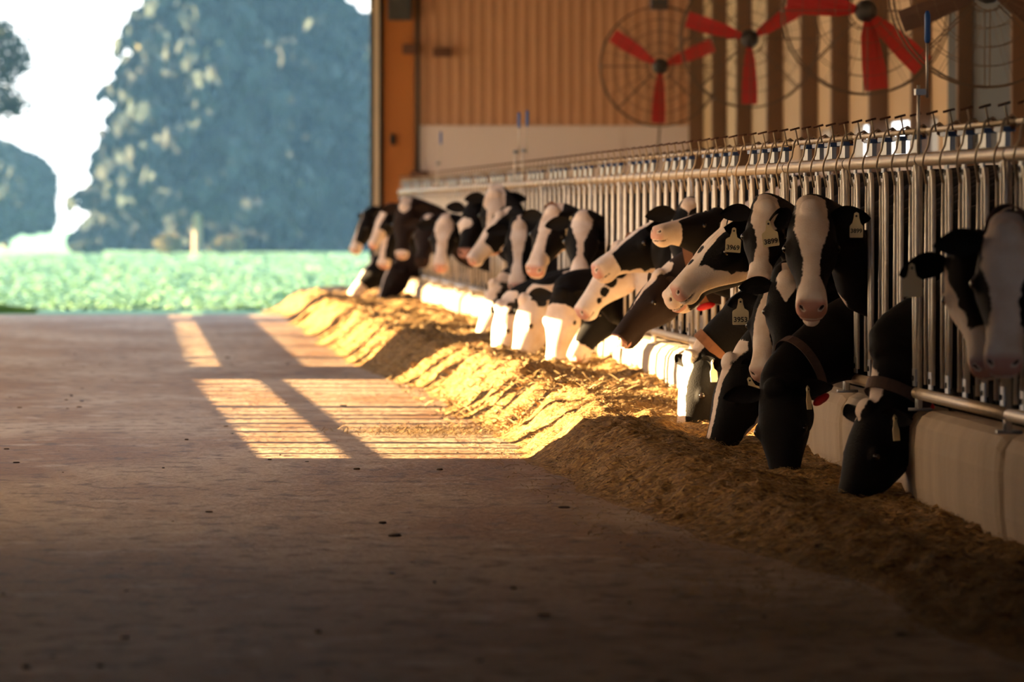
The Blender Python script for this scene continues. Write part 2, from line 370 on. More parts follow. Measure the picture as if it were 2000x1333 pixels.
for i, j in enumerate(pj):
    o = proto if i == 0 else copy_tree(proto)
    o.location = (XC, j, 0)
    tag(o, special.get(i, 'galvanized headlock panel, %s along the fence from the right edge' % ORD[min(i, 21)]), 'fence panel', 'headlock panels along the feed curb')

# blue handled levers
def lever(j, label, lean=0.0):
    root = empty('locking_lever', (XC-.02, j, ZTR), label, 'lever', 'blue handled locking levers on the fence')
    MB().tube([(0,0,.02),(0,0,.30)], .007, 8).build('lever_rod', M['galv'], root, True)
    MB().box((-.012,-.012,.26),(.03,.06,.285)).build('lever_bracket', M['plate'], root)
    MB().tube([(.035,.0,.25),(.035+lean,0,.50)], .006, 8).build('lever_arm', M['galv'], root, True)
    MB().tube([(.035+lean,0,.47),(.036+lean,0,.482),(.036+lean*1.2,0,.585),(.036+lean*1.2,0,.60)], [.008,.0125,.0125,.006], 10).build('blue_grip', M['bright_blue'], root, True)
lever(atX(1803, XC), 'tall lever with blue grip above the sharp end of the fence')
lever(atX(1026, XC), 'blurred blue tipped lever, right one of the close pair')
lever(atX(1010, XC), 'blurred blue tipped lever, left one of the close pair')
lever(atX(858, XC), 'faint blue tipped lever near the far end of the fence')

# ------------------------------------------------------------------ feed
def fheight(x, y):
    lo = 1.95 + .10*mnoise.noise(Vector((y*.35, 7, 0))) + .05*mnoise.noise(Vector((y*1.3, 2, 0)))
    lo += .42*max(0, min(1, (31-y)/8.0))                      # the pile ends nearer the curb close to the camera
    lo -= .22*max(0, min(1, (y-50)/8.0))
    cx_ = lo + .42
    hc = float(np.interp(y, [20,25,30,34,37,45,60,91], [.05,.08,.12,.19,.21,.24,.25,.24])) * (1 + .25*mnoise.noise(Vector((y*.5, 1, 3))))
    hk = float(np.interp(y, [20,26,30,33,36,39,45,50,91], [.01,.01,.05,.07,.10,.13,.19,.22,.22])) * (1 + .25*mnoise.noise(Vector((y*.9, 8, 3))))
    if x <= lo: return -.03 + .03*max(0, 1+(x-lo)*5)
    if x < cx_:
        t = (x-lo)/.42; s_ = (t*t*(3-2*t)); top = hc*s_; t2 = t
    else:
        t = min(1, (x-cx_)/(2.85-cx_)); s_ = t*t*(3-2*t); top = hc*(1-s_) + hk*s_; t2 = 1
    h = top
    h += t2*.06*mnoise.noise(Vector((x*2.6, y*1.2, 0)))*min(1, hc/.2) + min(1, t2*3)*.040*mnoise.noise(Vector((x*7+9, y*3.2, 0)))*min(1, .3+hc/.25) + min(1, t2*4)*.022*mnoise.noise(Vector((x*14, y*10, 4))) + min(1, t2*4)*.012*mnoise.noise(Vector((x*34, y*26, 4)))
    return max(h, .004*min(1, t2*5) + .01*mnoise.noise(Vector((x*20, y*20, 1)))*min(1, t2*5))
xs = np.arange(1.60, XC+.001, .0267); ys = [19.0]
while ys[-1] < 91.0: ys.append(ys[-1] + .022 + .0012*(ys[-1]-19))
vs = [(x, y, fheight(x, y)) for y in ys for x in xs]
nxx = len(xs); fs = [(i*nxx+k, i*nxx+k+1, (i+1)*nxx+k+1, (i+1)*nxx+k) for i in range(len(ys)-1) for k in range(nxx-1)]
tag(MB().add(vs, fs).build('feed_pile', M['feed'], smooth=True), 'long windrow of golden chopped silage heaped against the concrete curb', 'feed', kind='stuff')

# loose stalks sticking out of the pile
def stalks(n, y0, y1, x0, x1, L0, L1, wd, on=True, up=.5):
    mb = MB(); V = []; Fc = []
    for i in range(n):
        y = y0 + (y1-y0)*random.random()**1.5; x = random.uniform(x0, x1)
        h = fheight(x, y) if on else 0
        if on and h < .004: 
            if random.random() < .8: continue
            h = 0
        if h < 0: h = 0
        L = random.uniform(L0, L1); a = random.uniform(0, 2*PI); e = random.uniform(-.15, up)
        d = Vector((math.cos(a)*math.cos(e), math.sin(a)*math.cos(e), math.sin(e)))
        p = Vector((x, y, h+.004)); q = p + d*L*.5 + Vector((0,0,random.uniform(-.003,.006))); r_ = p + d*L + Vector((0,0,-.15*L))
        sd = d.cross(Vector((random.uniform(-1,1), random.uniform(-1,1), 1))).normalized()*wd*random.uniform(.6, 1.4)
        dn = Vector((0,0,1)).cross(sd).normalized()*wd*.5
        o = len(V)
        V += [p-sd, p+sd, q-sd+dn, q+sd+dn, r_-sd*.5, r_+sd*.5]; Fc += [(o, o+1, o+3, o+2), (o+2, o+3, o+5, o+4)]
    return mb.add(V, Fc)
s1 = stalks(42000, 21, 42, 1.7, 3.17, .015, .055, .0012)
s2 = stalks(16000, 40, 70, 1.8, 3.17, .03, .09, .003, up=.7)
s1.add(s2.v, s2.f)
tag(s1.build('straw_bits', M['straw']), 'countless short straw and hay bits lying on the silage windrow', 'straw', kind='stuff')
# scattered crumbs on the floor
mb = MB()
for i in range(130):
    y = 19 + 45*random.random()**1.7; x = random.uniform(-1.0, 2.6); r_ = random.choice((.003,.005,.007,.010))*random.uniform(.7,1.3)
    mb.ball((x, y, r_*.3), (r_*random.uniform(1,2.2), r_*random.uniform(1,2), r_*.6), 6, 4)
tag(mb.build('floor_crumbs', mat('dung_crumbs', (.05,.03,.02), .9), smooth=True), 'small dark crumbs scattered over the concrete aisle', 'debris', kind='stuff')
# the thin strew of straw in the sunlit patch
mb = MB(); V = []; Fc = []
for i in range(2600):
    y = random.gauss(40.3, .45); x = random.gauss(1.62, .22) + .0*y; a = random.uniform(0, 2*PI); L = random.uniform(.02,.07)
    p = Vector((x, y, random.uniform(.003,.02))); d = Vector((math.cos(a), math.sin(a), random.uniform(-.1,.4)))*L; s_ = Vector((-math.sin(a), math.cos(a), 0))*.002; o = len(V)
    V += [p-s_, p+s_, p+d+s_, p+d-s_]; Fc.append((o, o+1, o+2, o+3))
tag(MB().add(V, Fc).build('straw_strew', M['straw']), 'thin strew of straw on the sunlit floor left of the windrow', 'straw', kind='stuff')

# ------------------------------------------------------------------ cows
HEAD = [  # u, top, bottom, half width, jaw taper
    (-.085,-.060,-.175,.045,.1),(-.06,-.030,-.215,.076,.15),(-.02,-.004,-.250,.094,.25),(.05,.012,-.276,.106,.34),(.12,.017,-.280,.113,.42),
    (.17,.016,-.270,.116,.46),(.21,.011,-.250,.109,.46),(.255,.005,-.222,.094,.42),(.305,.0,-.192,.077,.34),(.355,-.002,-.168,.066,.26),
    (.40,-.004,-.154,.063,.2),(.435,-.005,-.148,.067,.15),(.468,-.009,-.147,.070,.12),(.492,-.018,-.145,.068,.12),(.509,-.034,-.136,.058,.12),(.520,-.058,-.118,.038,.1)]
def catmull(P, n):
    out = []; Q = [P[0]*2-P[1]] + P + [P[-1]*2-P[-2]]
    for i in range(1, len(Q)-2):
        for k in range(n):
            t = k/n; a, b, c_, d = Q[i-1], Q[i], Q[i+1], Q[i+2]
            out.append(.5*((2*b) + (c_-a)*t + (2*a-5*b+4*c_-d)*t*t + (3*b-a-3*c_+d)*t**3))
    out.append(P[-1]); return out
tag_curves = {}
def text_mesh(txt, size):
    k = (txt, size)
    if k not in tag_curves:
        cu = bpy.data.curves.new('num', 'FONT'); cu.body = txt; cu.size = size; cu.align_x = 'CENTER'; cu.extrude = .0006; cu.resolution_u = 3; cu.offset = .0007
        o = bpy.data.objects.new('num', cu); C.objects.link(o)
        dg = bpy.context.evaluated_depsgraph_get(); me = bpy.data.meshes.new_from_object(o.evaluated_get(dg))
        bpy.data.objects.remove(o); me.materials.clear(); me.materials.append(M['ink']); tag_curves[k] = me
    return tag_curves[k]
used_stall = []
def stall_for(y):
    best = None
    for k in range(-20, 120):
        yc = J0 + U*k + .325
        if yc in used_stall or yc > 90.6: continue
        if best is None or abs(yc-y) < abs(best-y): best = yc
    used_stall.append(best); return best

def cow(label, poll, muz, s, graze=False, roll=0, ndir=None, tow=1, vox=.011, blaze=None, wht=(), blk=(), muzzle=.40, pink=.7, size=1.0,
        tags=(), ears=(1,1), collar=None, zf=None, dy=0.1, brown=False, jaw=0.0, ear_up=0, neck_white=(), coll_t=.35, ear_roll=0, cow_white=False, weight_side=0, gy=.06, tw=None, ef=-.28, eo=None):
    Yd = F/s; P = at(poll[0], poll[1], Yd)
    dx, dz = (muz[0]-poll[0])/s, -(muz[1]-poll[1])/s
    if tw is not None: size = max(.80, min(1.06, math.hypot(dx, dz)/math.sqrt(1-tw*tw)/.515))
    L = .515*size
    q = L*L - dx*dx - dz*dz
    dyy = math.sqrt(q) if q > 0 else 0
    if graze: dyy = min(dyy, gy)
    Mz = at(muz[0], muz[1], Yd - tow*dyy)
    D = (Mz-P).normalized()
    hint = Vector(ndir) if ndir else (Vector((-1,-.35,.3)) if graze else Vector((0,0,1)))
    N = (hint - D*hint.dot(D)).normalized()
    if roll: N = Matrix.Rotation(math.radians(roll), 3, D) @ N
    V = N.cross(D)
    def L3(u, v, w): return P + (D*u + V*v + N*w)*size
    Yc = stall_for(Yd + dy)
    base = Vector((4.4, Yc, 0))
    mb = MB(); n = 28
    rings = []
    for (u, tp, bt, hw, tpr) in HEAD:
        c0, h0 = (tp+bt)/2, (tp-bt)/2; ring = []
        for k in range(n):
            th = 2*PI*k/n; cs, sn = math.cos(th), math.sin(th)
            ex = .82
            xw = hw*math.copysign(abs(cs)**ex, cs); yw = c0 + h0*math.copysign(abs(sn)**ex, sn)
            xw *= 1 - tpr*max(0, .55 - (yw-bt)/(tp-bt))/.55*1.0
            ring.append(L3(u, xw, yw))
        rings.append(ring)
    mb.loft(rings)
    B = Matrix((V, D, N)).transposed()
    for sg in (-1, 1):
        mb.ball(L3(.178, sg*.090, -.050), (.031*size,.042*size,.030*size), 12, 8, M3=B)   # eye socket
        mb.ball(L3(.474, sg*.042, -.044), (.026*size,.034*size,.030*size), 12, 8, M3=B)   # nostril wing
        mb.ball(L3(.10, sg*.068, -.175), (.036*size,.09*size,.085*size), 12, 8, M3=B)     # cheek
    mb.ball(L3(.0, 0, .004), (.052*size,.05*size,.030*size), 12, 8, M3=B)                # poll
    mb.ball(L3(.448, 0, -.142-jaw*.3), (.042*size,.05*size,.024*size), 12, 8, M3=B)      # chin
    if jaw: mb.ball(L3(.40, 0, -.15-jaw*.3), (.042*size,.09*size,.024*size), 12, 8, M3=B)
    # neck + trunk
    p0 = L3(.035, 0, -.125); pr = L3(-.05, 0, -.12)
    z_f = zf if zf else (.66 if graze else max(.80, min(.95, P.z - .27)))
    pf = Vector((XC+.02, Yc, z_f)); mid = (pr+pf)/2 + Vector((0, 0, .02))
    pw = Vector((3.8, Yc, .86 if graze else .98)); pw2 = Vector((4.2, Yc, 1.06)); pw3 = Vector((4.9, Yc, 1.06)); pw4 = Vector((5.55, Yc, 1.12)); pe = Vector((5.85, Yc, 1.14))
    ctrl = [p0, pr, mid, pf, pw, pw2, pw3, pw4, pe]
    ra = [.066, .074, .085, .105, .19, .265, .30, .25, .08]; rb = [.080, .105, .145, .19, .29, .37, .38, .31, .12]
    cp = catmull(ctrl, 6); m_ = 6; rings = []; neck = []
    for i, p in enumerate(cp):
        t = (cp[min(i+1, len(cp)-1)] - cp[max(i-1, 0)]).normalized()
        up = Vector(((-.8 if graze else -.25)*max(0, min(1, (3.8-p.x)/.5)), 0, 1)); up = (up - t*up.dot(t)).normalized(); lat = t.cross(up)
        g_ = min(len(ctrl)-1.001, i/m_); a_ = int(g_); fr = g_-a_
        A = ra[a_]*(1-fr)+ra[a_+1]*fr; Bb = rb[a_]*(1-fr)+rb[a_+1]*fr
        if a_ == 0 : A *= .9
        rings.append([p + lat*A*math.cos(2*PI*k/n) + up*Bb*math.sin(2*PI*k/n)*(1.0 if math.sin(2*PI*k/n) > 0 else 1.06) for k in range(n)])
        neck.append((p, t, up, lat, A, Bb))
    mb.loft(rings)
    # legs
    for sy in (-1, 1):
        mb.tube([(3.95, Yc+sy*.13, .95), (3.93, Yc+sy*.13, .62), (3.93, Yc+sy*.13, .42), (3.93, Yc+sy*.13, .22), (3.92, Yc+sy*.13, .08), (3.89, Yc+sy*.13, .0)], [.11,.075,.052,.036,.042,.058], 10)
        mb.tube([(5.35, Yc+sy*.14, 1.0), (5.25, Yc+sy*.15, .72), (5.48, Yc+sy*.14, .46), (5.44, Yc+sy*.14, .24), (5.42, Yc+sy*.14, .08), (5.39, Yc+sy*.14, .0)], [.17,.12,.055,.04,.045,.06], 10)
    me0 = mb.mesh('tmp', M['cow'])
    ob = bpy.data.objects.new('tmp', me0); C.objects.link(ob)
    md = ob.modifiers.new('r', 'REMESH'); md.mode = 'VOXEL'; md.voxel_size = vox; md.use_smooth_shade = True
    sm = ob.modifiers.new('s', 'SMOOTH'); sm.iterations = 4 if vox < .012 else 3; sm.factor = .5
    dg = bpy.context.evaluated_depsgraph_get(); me = bpy.data.meshes.new_from_object(ob.evaluated_get(dg)); bpy.data.objects.remove(ob); bpy.data.meshes.remove(me0)
    nv = len(me.vertices); co = np.empty(nv*3, np.float32); me.vertices.foreach_get('co', co); co = co.reshape(-1, 3).astype(np.float64)
    Pn, Dn, Vn, Nn = (np.array(q_) for q_ in (P, D, V, N))
    rel = (co-Pn)/size; u = rel@Dn; v = rel@Vn; w = rel@Nn
    # nostrils, mouth, eye rims pressed in
    skin = np.zeros(nv)
    inhead = (u > .30) & (u < .56) & (w > -.22) & (np.abs(v) < .1)
    for sg in (-1, 1):
        a1 = sg*v-.036; b1 = w+.052; r1 = a1*.80+b1*.60; r2 = -a1*.60+b1*.80
        dd = np.sqrt(((u-.500)/1.0)**2 + (r1/1.35)**2 + ((r2-6*r1*r1)/.72)**2)
        k_ = np.clip(1-dd/.020, 0, 1)
        co -= (Dn*.030 - Vn*sg*.006)[None]*(k_[:, None])*size
        skin = np.where(k_ > .12, -k_*2.2, skin)
    pinkm = np.clip((u-.472)/.035, 0, 1)*np.clip((w+.125)/.02, 0, 1)*(inhead)*1.15
    skin = np.where(skin < 0, skin, pinkm*pink)
    mline = np.exp(-((w+.108+.05*(u-.5))/.0050)**2)*np.clip((u-.425)/.03, 0, 1)*inhead
    cn = co - (Pn + Dn*.40*size - Nn*.1*size); 
    co -= (Vn*np.sign(v)[:, None])*(mline*.006*size)[:, None] + Dn[None]*(mline*np.clip((u-.47)/.03, 0, 1)*.010*size)[:, None]
    skin = np.where(mline > .4, -mline*.8, skin)
    if jaw:
        lip = np.exp(-((w+.125)/.012)**2)*np.clip((u-.45)/.02, 0, 1)*inhead; skin = np.where(lip > .3, .9*lip, skin)
    # markings
    hd = (u > -.12) & (u < .6) & (np.abs(v) < .2) & (w > -.3) & (w < .12)
    mk = np.full(nv, -.1)
    if cow_white: mk = np.full(nv, .1)
    if blaze:
        bu = [b_[0] for b_ in blaze]; bw = [b_[1] for b_ in blaze]
        wb = np.interp(u, bu, bw); off = np.interp(u, bu, [b_[2] if len(b_) > 2 else 0 for b_ in blaze])
        fld = np.minimum(wb - np.abs(v-off), (w+.105)*1.0)
        mk = np.where(hd, np.maximum(mk, fld), mk)
    if muzzle: mk = np.where(hd, np.maximum(mk, np.clip(u-muzzle, -.1, .1)), mk)
    for (a, b_, c_, r_) in wht: mk = np.maximum(mk, r_ - np.sqrt((u-a)**2+(v-b_)**2+(w-c_)**2))
    for (a, b_, c_, r_) in blk: mk = np.minimum(mk, np.sqrt((u-a)**2+(v-b_)**2+(w-c_)**2) - r_)
    for (X_, Y_, Z_, r_) in neck_white: mk = np.maximum(mk, r_ - np.sqrt((co[:,0]-X_)**2+(co[:,1]-Yc-Y_)**2+(co[:,2]-Z_)**2))
    co -= np.array(base)
    me.vertices.foreach_set('co', co.astype(np.float32).ravel())
    vv = co.tolist(); faces = [tuple(p.vertices) for p in me.polygons]; bpy.data.meshes.remove(me)
    mkl = mk.tolist(); skl = skin.tolist()
    # ears: cupped leaves grown out of the side of the poll, same body mesh
    body = MB(); body.v = [tuple(p) for p in vv]; body.f = faces; body.mi = [0]*len(faces)
    earinfo = {}
    for sg in (-1, 1):
        if not ears[0 if sg < 0 else 1]: continue
        o0 = L3(.005, sg*.084, -.055)
        esc = ears[0 if sg < 0 else 1]
        out = (V*sg*(1.0 if ef < 0 or sg < 0 else .35) + D*((ef if sg > 0 or ef < 0 else -.28)+ear_up*.3) + Vector((0,0,-.10+ear_up))).normalized()
        if eo and sg > 0: out = Vector(eo).normalized()
        face = Vector((.1,-1,-.1)) if eo and sg > 0 else (D*.55 + Vector((0,-.55,-.1)) + N*.3); face = (face - out*face.dot(out)).normalized()
        wdv = out.cross(face).normalized()
        ns, nw = 12, 8; Vs = []; Fs = []
        def ep(s_, t_, th_):
            hw = .055*(max(0.0, math.sin(PI*min(1, .10+.90*s_)))**.62)*(1.1-.25*s_); hw = max(hw, .022*(1-s_))
            cup = .020*(1-s_*.5)*(t_*t_) + .0
            bend = -.035*s_*s_
            return o0 + out*(.175*s_*size*esc) + wdv*(hw*t_*size*.92) + face*((cup + th_)*size) + Vector((0,0,bend))*size
        for th_ in (.0, -.010):
            for i in range(ns+1):
                for j in range(nw+1):
                    t_ = -1 + 2*j/nw; e_ = th_*(1-abs(t_)**3)*(1-(i/ns)**4)
                    Vs.append(ep(i/ns, t_, e_) - base)
        W_ = nw+1; K = (ns+1)*W_
        for i in range(ns):
            for j in range(nw):
                a = i*W_+j; Fs.append((a, a+1, a+W_+1, a+W_)); Fs.append((K+a, K+a+W_, K+a+W_+1, K+a+1))
        body.add(Vs, Fs); mkl += [-.06]*len(Vs); skl += [0]*len(Vs)
        earinfo[sg] = (o0, out, face, wdv)
    root = body.build('dairy_cow', M['cow_brown'] if brown else M['cow'], smooth=True, loc=base)
    for nm, dat in (('mark', mkl), ('skin', skl)):
        at_ = root.data.attributes.new(nm, 'FLOAT', 'POINT'); at_.data.foreach_set('value', dat)
    tag(root, label, 'cow', 'dairy cows feeding through the headlocks')
    # eyes
    for sg in (-1, 1):
        e = MB().ball(L3(.182, sg*.1065, -.049)-base, .0185*size, 14, 10, M3=B); e.build('eye', M['eye'], root, True)
    # ear tags hang from the ear, facing out
    for tg in tags:
        sg, txt, sl = tg[0], tg[1], tg[2] if len(tg) > 2 else .55; big = tg[3] if len(tg) > 3 else 1; mm = tg[4] if len(tg) > 4 else M['tag']; ry = tg[5] if len(tg) > 5 else 0; fz = tg[6] if len(tg) > 6 else 0; toff = Vector(tg[7]) if len(tg) > 7 else Vector((0,0,0))
        o0, out, face, wdv = earinfo[sg]
        pc = o0 + out*(.175*sl*size) + face*.012 + Vector((0,-.014,-.012)) - base + toff
        w_, h_, t_ = .034*big, .050*big, .0012
        outl = [(-.010,.012),(-.012,-.008),(-.018,-.030),(-w_*.92,-.040),(-w_,-.046),(-w_,-.046-h_),(-w_*.93,-.050-h_),(w_*.93,-.050-h_),(w_,-.046-h_),(w_,-.046),(w_*.92,-.040),(.018,-.030),(.012,-.008),(.010,.012),(.0,.018)]
        tm = MB(); nn = len(outl)
        tm.add([(x_, -t_, z_) for x_, z_ in outl]+[(x_, t_, z_) for x_, z_ in outl], [tuple(range(nn)), tuple(range(2*nn-1, nn-1, -1))]+[(k, k+nn, (k+1)%nn+nn, (k+1)%nn) for k in range(nn)])
        to = tm.build('ear_tag', mm, root); to.location = pc; to.rotation_euler = (math.radians(-6), math.radians(ry), math.radians(fz))
        st = MB(); st.tube([(0,-.004,0),(0,.004,0)], .011, 12); st.tube([(0,-.0052,0),(0,-.003,0)], .005, 10, 1); st.build('tag_stud', [mm, M['black']], to)
        if txt:
            tx = bpy.data.objects.new('tag_number', text_mesh(txt, .0295*big)); C.objects.link(tx); tx.parent = to
            tx.location = (0, -.0024, -.080*big-.004); tx.rotation_euler = (PI/2, 0, 0)
    if collar:
        cm = M['strap_dark'] if collar == 'dark' else M['strap']
        i = coll_t*len(neck)*.40 if coll_t <= 1 else coll_t; i = int(min(len(neck)-2, max(2, i))); p, t, up, lat, A, Bb = neck[i]
        cr = []; nn = 30
        for k in range(nn+1):
            th = 2*PI*k/nn; sn = math.sin(th); ext = 1.10 if sn > 0 else 1.10 + .20*(-sn)
            ctr = p + lat*(A*1.08+.004)*math.cos(th) + up*(Bb*ext)*sn
            cr.append((ctr - t*.026, ctr + t*.026, (lat*math.cos(th)+up*sn)*.004))
        cb = MB(); rings = []
        for a_, b_, o_ in cr[:-1]: rings.append([a_-base, b_-base, b_+o_-base, a_+o_-base])
        rings.append(rings[0]); cb.loft(rings, cap=False)
        co_ = cb.build('collar', cm, root)
        low = p - up*(Bb*1.31) - base + Vector((0,-.02,-.012)) + t*weight_side
        Rm = Matrix((t, lat, up)).transposed(); wb = MB()
        wb.ball(low, (.055,.024,.020), 12, 8, M3=Rm); wb.build('red_weight', M['red'], co_, True)
    return root

BL = [(-.1,.02),(0,.055),(.10,.062),(.19,.050),(.28,.030),(.34,.030),(.42,.060),(.5,.09)]
BLN = [(-.1,.0),(0,.012),(.08,.022),(.2,.016),(.34,.014),(.42,.03),(.5,.05)]
BLW = [(-.1,.07),(0,.085),(.13,.088),(.21,.060),(.28,.045),(.36,.055),(.42,.08),(.5,.12)]
NEAR, MID, FAR = .0085, .012, .016
G = True
# nearest, at the right edge
cow('white-faced cow at the right edge with a pink nose, facing the camera', (1968,452), (1958,700), 580, vox=.010, blaze=BLW, muzzle=.36, tags=(), dy=.3, collar='dark', neck_white=[(3.0,0,.5,.1)])
cow('cow just left of the rightmost head, tan cheek, black forehead, tagged ear', (1888,482), (1925,700), 545, vox=.010, roll=18, blaze=None, wht=[(.10,-.12,-.12,.10),(.20,-.11,-.10,.105),(.30,-.08,-.09,.09),(.38,-.05,-.09,.085)], muzzle=.36, tags=[(-1,'', .72, 1.1)], dy=.3)
cow('nearest grazing black cow, head deep in the feed below the right edge', (1690,800), (1630,995), 482, graze=G, vox=NEAR, roll=-8, blaze=[(-.1,.03),(0,.03),(.05,.01),(.08,-.05)], muzzle=None, pink=0, wht=[(.3,.0,-.20,.035),(.38,.0,-.17,.035)], tags=[(1,'',.35,.8,M['tag'],0,55)], collar='dark', coll_t=8, dy=.0, neck_white=[(2.95,-.12,.42,.07),(3.05,-.1,.52,.06)])
cow('cow facing the camera with wide white blaze, open pink mouth and ear tag', (1585,408), (1585,592), 458, vox=NEAR, blaze=[(-.1,.06),(0,.070),(.11,.074),(.20,.052),(.28,.034),(.36,.038),(.42,.062),(.5,.09)], muzzle=.41, jaw=.14, pink=.9, tags=[(1,'3899',.62,.85,M['tag'],0,-12)], ear_up=.12, ears=(.45,1), dy=.15, neck_white=[(3.02,-.08,.78,.085),(3.12,-.08,.66,.11)], wht=[(.22,.05,-.22,.045),(.32,.04,-.18,.04)], collar=None)
cow('black cow grazing face on with dark collar and red weight', (1512,758), (1522,930), 450, graze=G, vox=NEAR, ndir=(-.5,-1,.3), blaze=None, muzzle=None, pink=0, tags=[(1,'',.3,.75,M['tag'],0,60)], collar='dark', coll_t=9, dy=.2)
cow('cow with white muzzle strip and tagged left ear, head low in the cluster', (1502,568), (1479,722), 430, vox=NEAR, ndir=(-.5,-1,.5), roll=0, blaze=[(-.1,-.02),(.0,.0),(.06,.02,-.01),(.14,.040,-.01),(.3,.05,-.01),(.5,.10)], muzzle=.36, tags=[(-1,'3953',.55,1.1)], dy=.15, size=.86, pink=.4)
cow('black cow with a white diamond on the forehead and spotted nose', (1537,543), (1530,700), 440, vox=NEAR, blaze=[(-.05,.03),(.0,.055),(.05,.055),(.12,.03),(.17,.0),(.2,-.05)], muzzle=None, wht=[(.50,0,-.04,.030)], pink=.0, dy=.3, size=.86, zf=.80)
cow('cow with tousled white forehead and tagged right ear behind the cluster', (1498,404), (1482,545), 426, vox=NEAR, size=.86, roll=-6, blaze=[(-.1,.05),(0,.075),(.11,.077),(.18,.05),(.28,.03),(.5,.06)], muzzle=.38, tags=[(1,'3899',.75,1.1,M['tag'],-8,0,(-.03,-.07,-.02))], eo=(-.55,-.85,-.05), dy=.2)
cow('grazing cow with white nose stripe and tag lying beside her ear', (1424,706), (1378,866), 412, graze=G, vox=NEAR, roll=-4, blaze=[(-.1,.05),(0,.05),(.1,.024),(.25,.018),(.5,.016)], muzzle=None, pink=.0, wht=[(.20,.03,-.25,.07),(.3,.02,-.22,.06)], tags=[(1,'3922',.5,1.0,M['tag'],-20,0,(-.045,-.20,-.06))], dy=.15)
cow('large profile head with black cheek patch, white muzzle and ear tag', (1438,432), (1303,562), 402, vox=NEAR, roll=-4, blaze=[(-.1,.03),(0,.035),(.12,.030),(.25,.035),(.4,.06),(.5,.1)], muzzle=.33, wht=[(.20,.05,-.25,.085),(.10,.06,-.29,.06),(.30,.05,-.16,.075),(.34,.05,-.08,.06),(.37,.0,-.14,.09)], blk=[(.12,.10,-.14,.080)], tags=[(1,'3969',.25,1.1,M['tag'],4,0,(-.05,-.03,.0))], eo=(-.75,-.5,.28), dy=.0, tw=.22)
cow('dark-jawed cow whose nose shows just below the large profile head', (1424,436), (1287,577), 395, vox=NEAR, roll=-2, blaze=[(-.1,.05),(0,.05),(.15,.045),(.35,.035),(.5,.05)], blk=[(.20,.0,.0,.028),(.28,.0,.0,.02)], muzzle=.46, pink=.2, jaw=.02, dy=.1, tw=.22)
cow('grazing black cow with white nose tip, brown collar and bright tag', (1347,700), (1322,846), 386, graze=G, vox=NEAR, ndir=(-1,-.45,.2), gy=.03, blaze=[(-.1,.04),(0,.05),(.08,.045),(.2,.04),(.3,.04),(.5,.05)], muzzle=None, pink=0, tags=[(1,'',.4,.9,M['tag_white'],0,50)], collar='brown', coll_t=7, dy=.0, wht=[(.02,-.03,.0,.05)])
cow('black-faced cow holding her white nose level above the others', (1400,414), (1272,440), 368, vox=MID, roll=-6, blaze=[(-.1,.0),(.1,.0),(.3,.012),(.5,.05)], muzzle=.335, pink=.5, dy=.1, ear_up=.1, tw=.22)
cow('dark brown cow with raised chin, brown collar and red weight', (1285,537), (1190,658), 362, vox=MID, brown=True, roll=-6, blaze=[(-.1,.045),(0,.045),(.1,.03),(.16,.014),(.3,.0),(.4,-.02)], muzzle=.495, pink=.6, jaw=.04, collar='brown', coll_t=11, dy=.0, zf=.90, ear_up=-.05, tw=.22)
cow('cow with only her dark-tufted poll showing above the level white nose', (1346,404), (1335,545), 348, vox=MID, blaze=[(-.05,.04),(0,.05),(.02,.04),(.05,.0),(.5,.02)], muzzle=None, dy=.2, pink=0)
cow('profile cow with smooth black cheek, white blaze and tan tagged ear', (1287,428), (1148,517), 330, vox=MID, roll=-4, blaze=[(-.1,.04),(0,.035),(.15,.028),(.3,.03),(.5,.06)], muzzle=.375, wht=[(.1,0,-.29,.07),(.2,0,-.255,.065),(.3,0,-.21,.065),(.38,0,-.17,.06)], tags=[(1,'3926',.12,1.35,M['tag'],6)], eo=(-.75,-.5,.2), collar='brown', coll_t=9, dy=.0, tw=.22)
cow('white and black spotted cow with drooping head below the profile cow', (1205,482), (1118,606), 322, vox=MID, roll=-4, cow_white=True, blaze=None, muzzle=.42, blk=[(.02,.1,-.05,.10),(.14,.09,-.07,.055),(.22,.07,-.07,.05),(.30,.06,-.08,.035),(.37,.06,-.09,.022),(.05,.1,-.2,.02)], collar='brown', coll_t=6, dy=.0, pink=.7, tw=.22)
cow('dark cow with white hourglass blaze facing the camera left of the tan tag', (1137,424), (1130,535), 292, vox=MID, blaze=[(-.05,.03),(0,.07),(.08,.07),(.16,.05),(.24,.022),(.34,.022),(.41,.06),(.5,.09)], muzzle=.42, dy=.2)
cow('grazing cow showing a white stripe behind the spotted cow', (1170,560), (1125,650), 300, graze=G, vox=MID, blaze=BLN, muzzle=.4, dy=.0)
cow('cow with white nose and kite-shaped tan tag on a black cheek', (1078,412), (1038,522), 284, vox=MID, roll=-4, blaze=[(-.1,.05),(0,.06),(.1,.055),(.25,.035),(.4,.05),(.5,.1)], muzzle=.36, wht=[(.2,.05,-.25,.07),(.1,.05,-.28,.06)], tags=[(1,'',.25,1.3,M['tag'],0)], collar='brown', coll_t=5, dy=.1)
cow('cow with a narrow white face and rosy nose facing the camera', (1014,440), (1008,556), 262, vox=MID, blaze=[(-.05,.02),(0,.055),(.1,.06),(.18,.045),(.3,.03),(.4,.045),(.5,.09)], muzzle=.41, dy=.2)
cow('black and white cow in profile with orange-lit jaw', (975,420), (908,505), 250, vox=MID, roll=-4, blaze=[(-.1,.05),(0,.055),(.2,.06),(.5,.07)], muzzle=.30, wht=[(.1,.05,-.28,.06),(.2,.05,-.24,.06)], dy=.0, tw=.22)
cow('tan-foreheaded cow standing tallest in the blurred group', (966,378), (958,485), 243, vox=MID, blaze=[(-.1,.06),(0,.09),(.1,.09),(.16,.05),(.5,.05)], muzzle=.4, dy=.15)
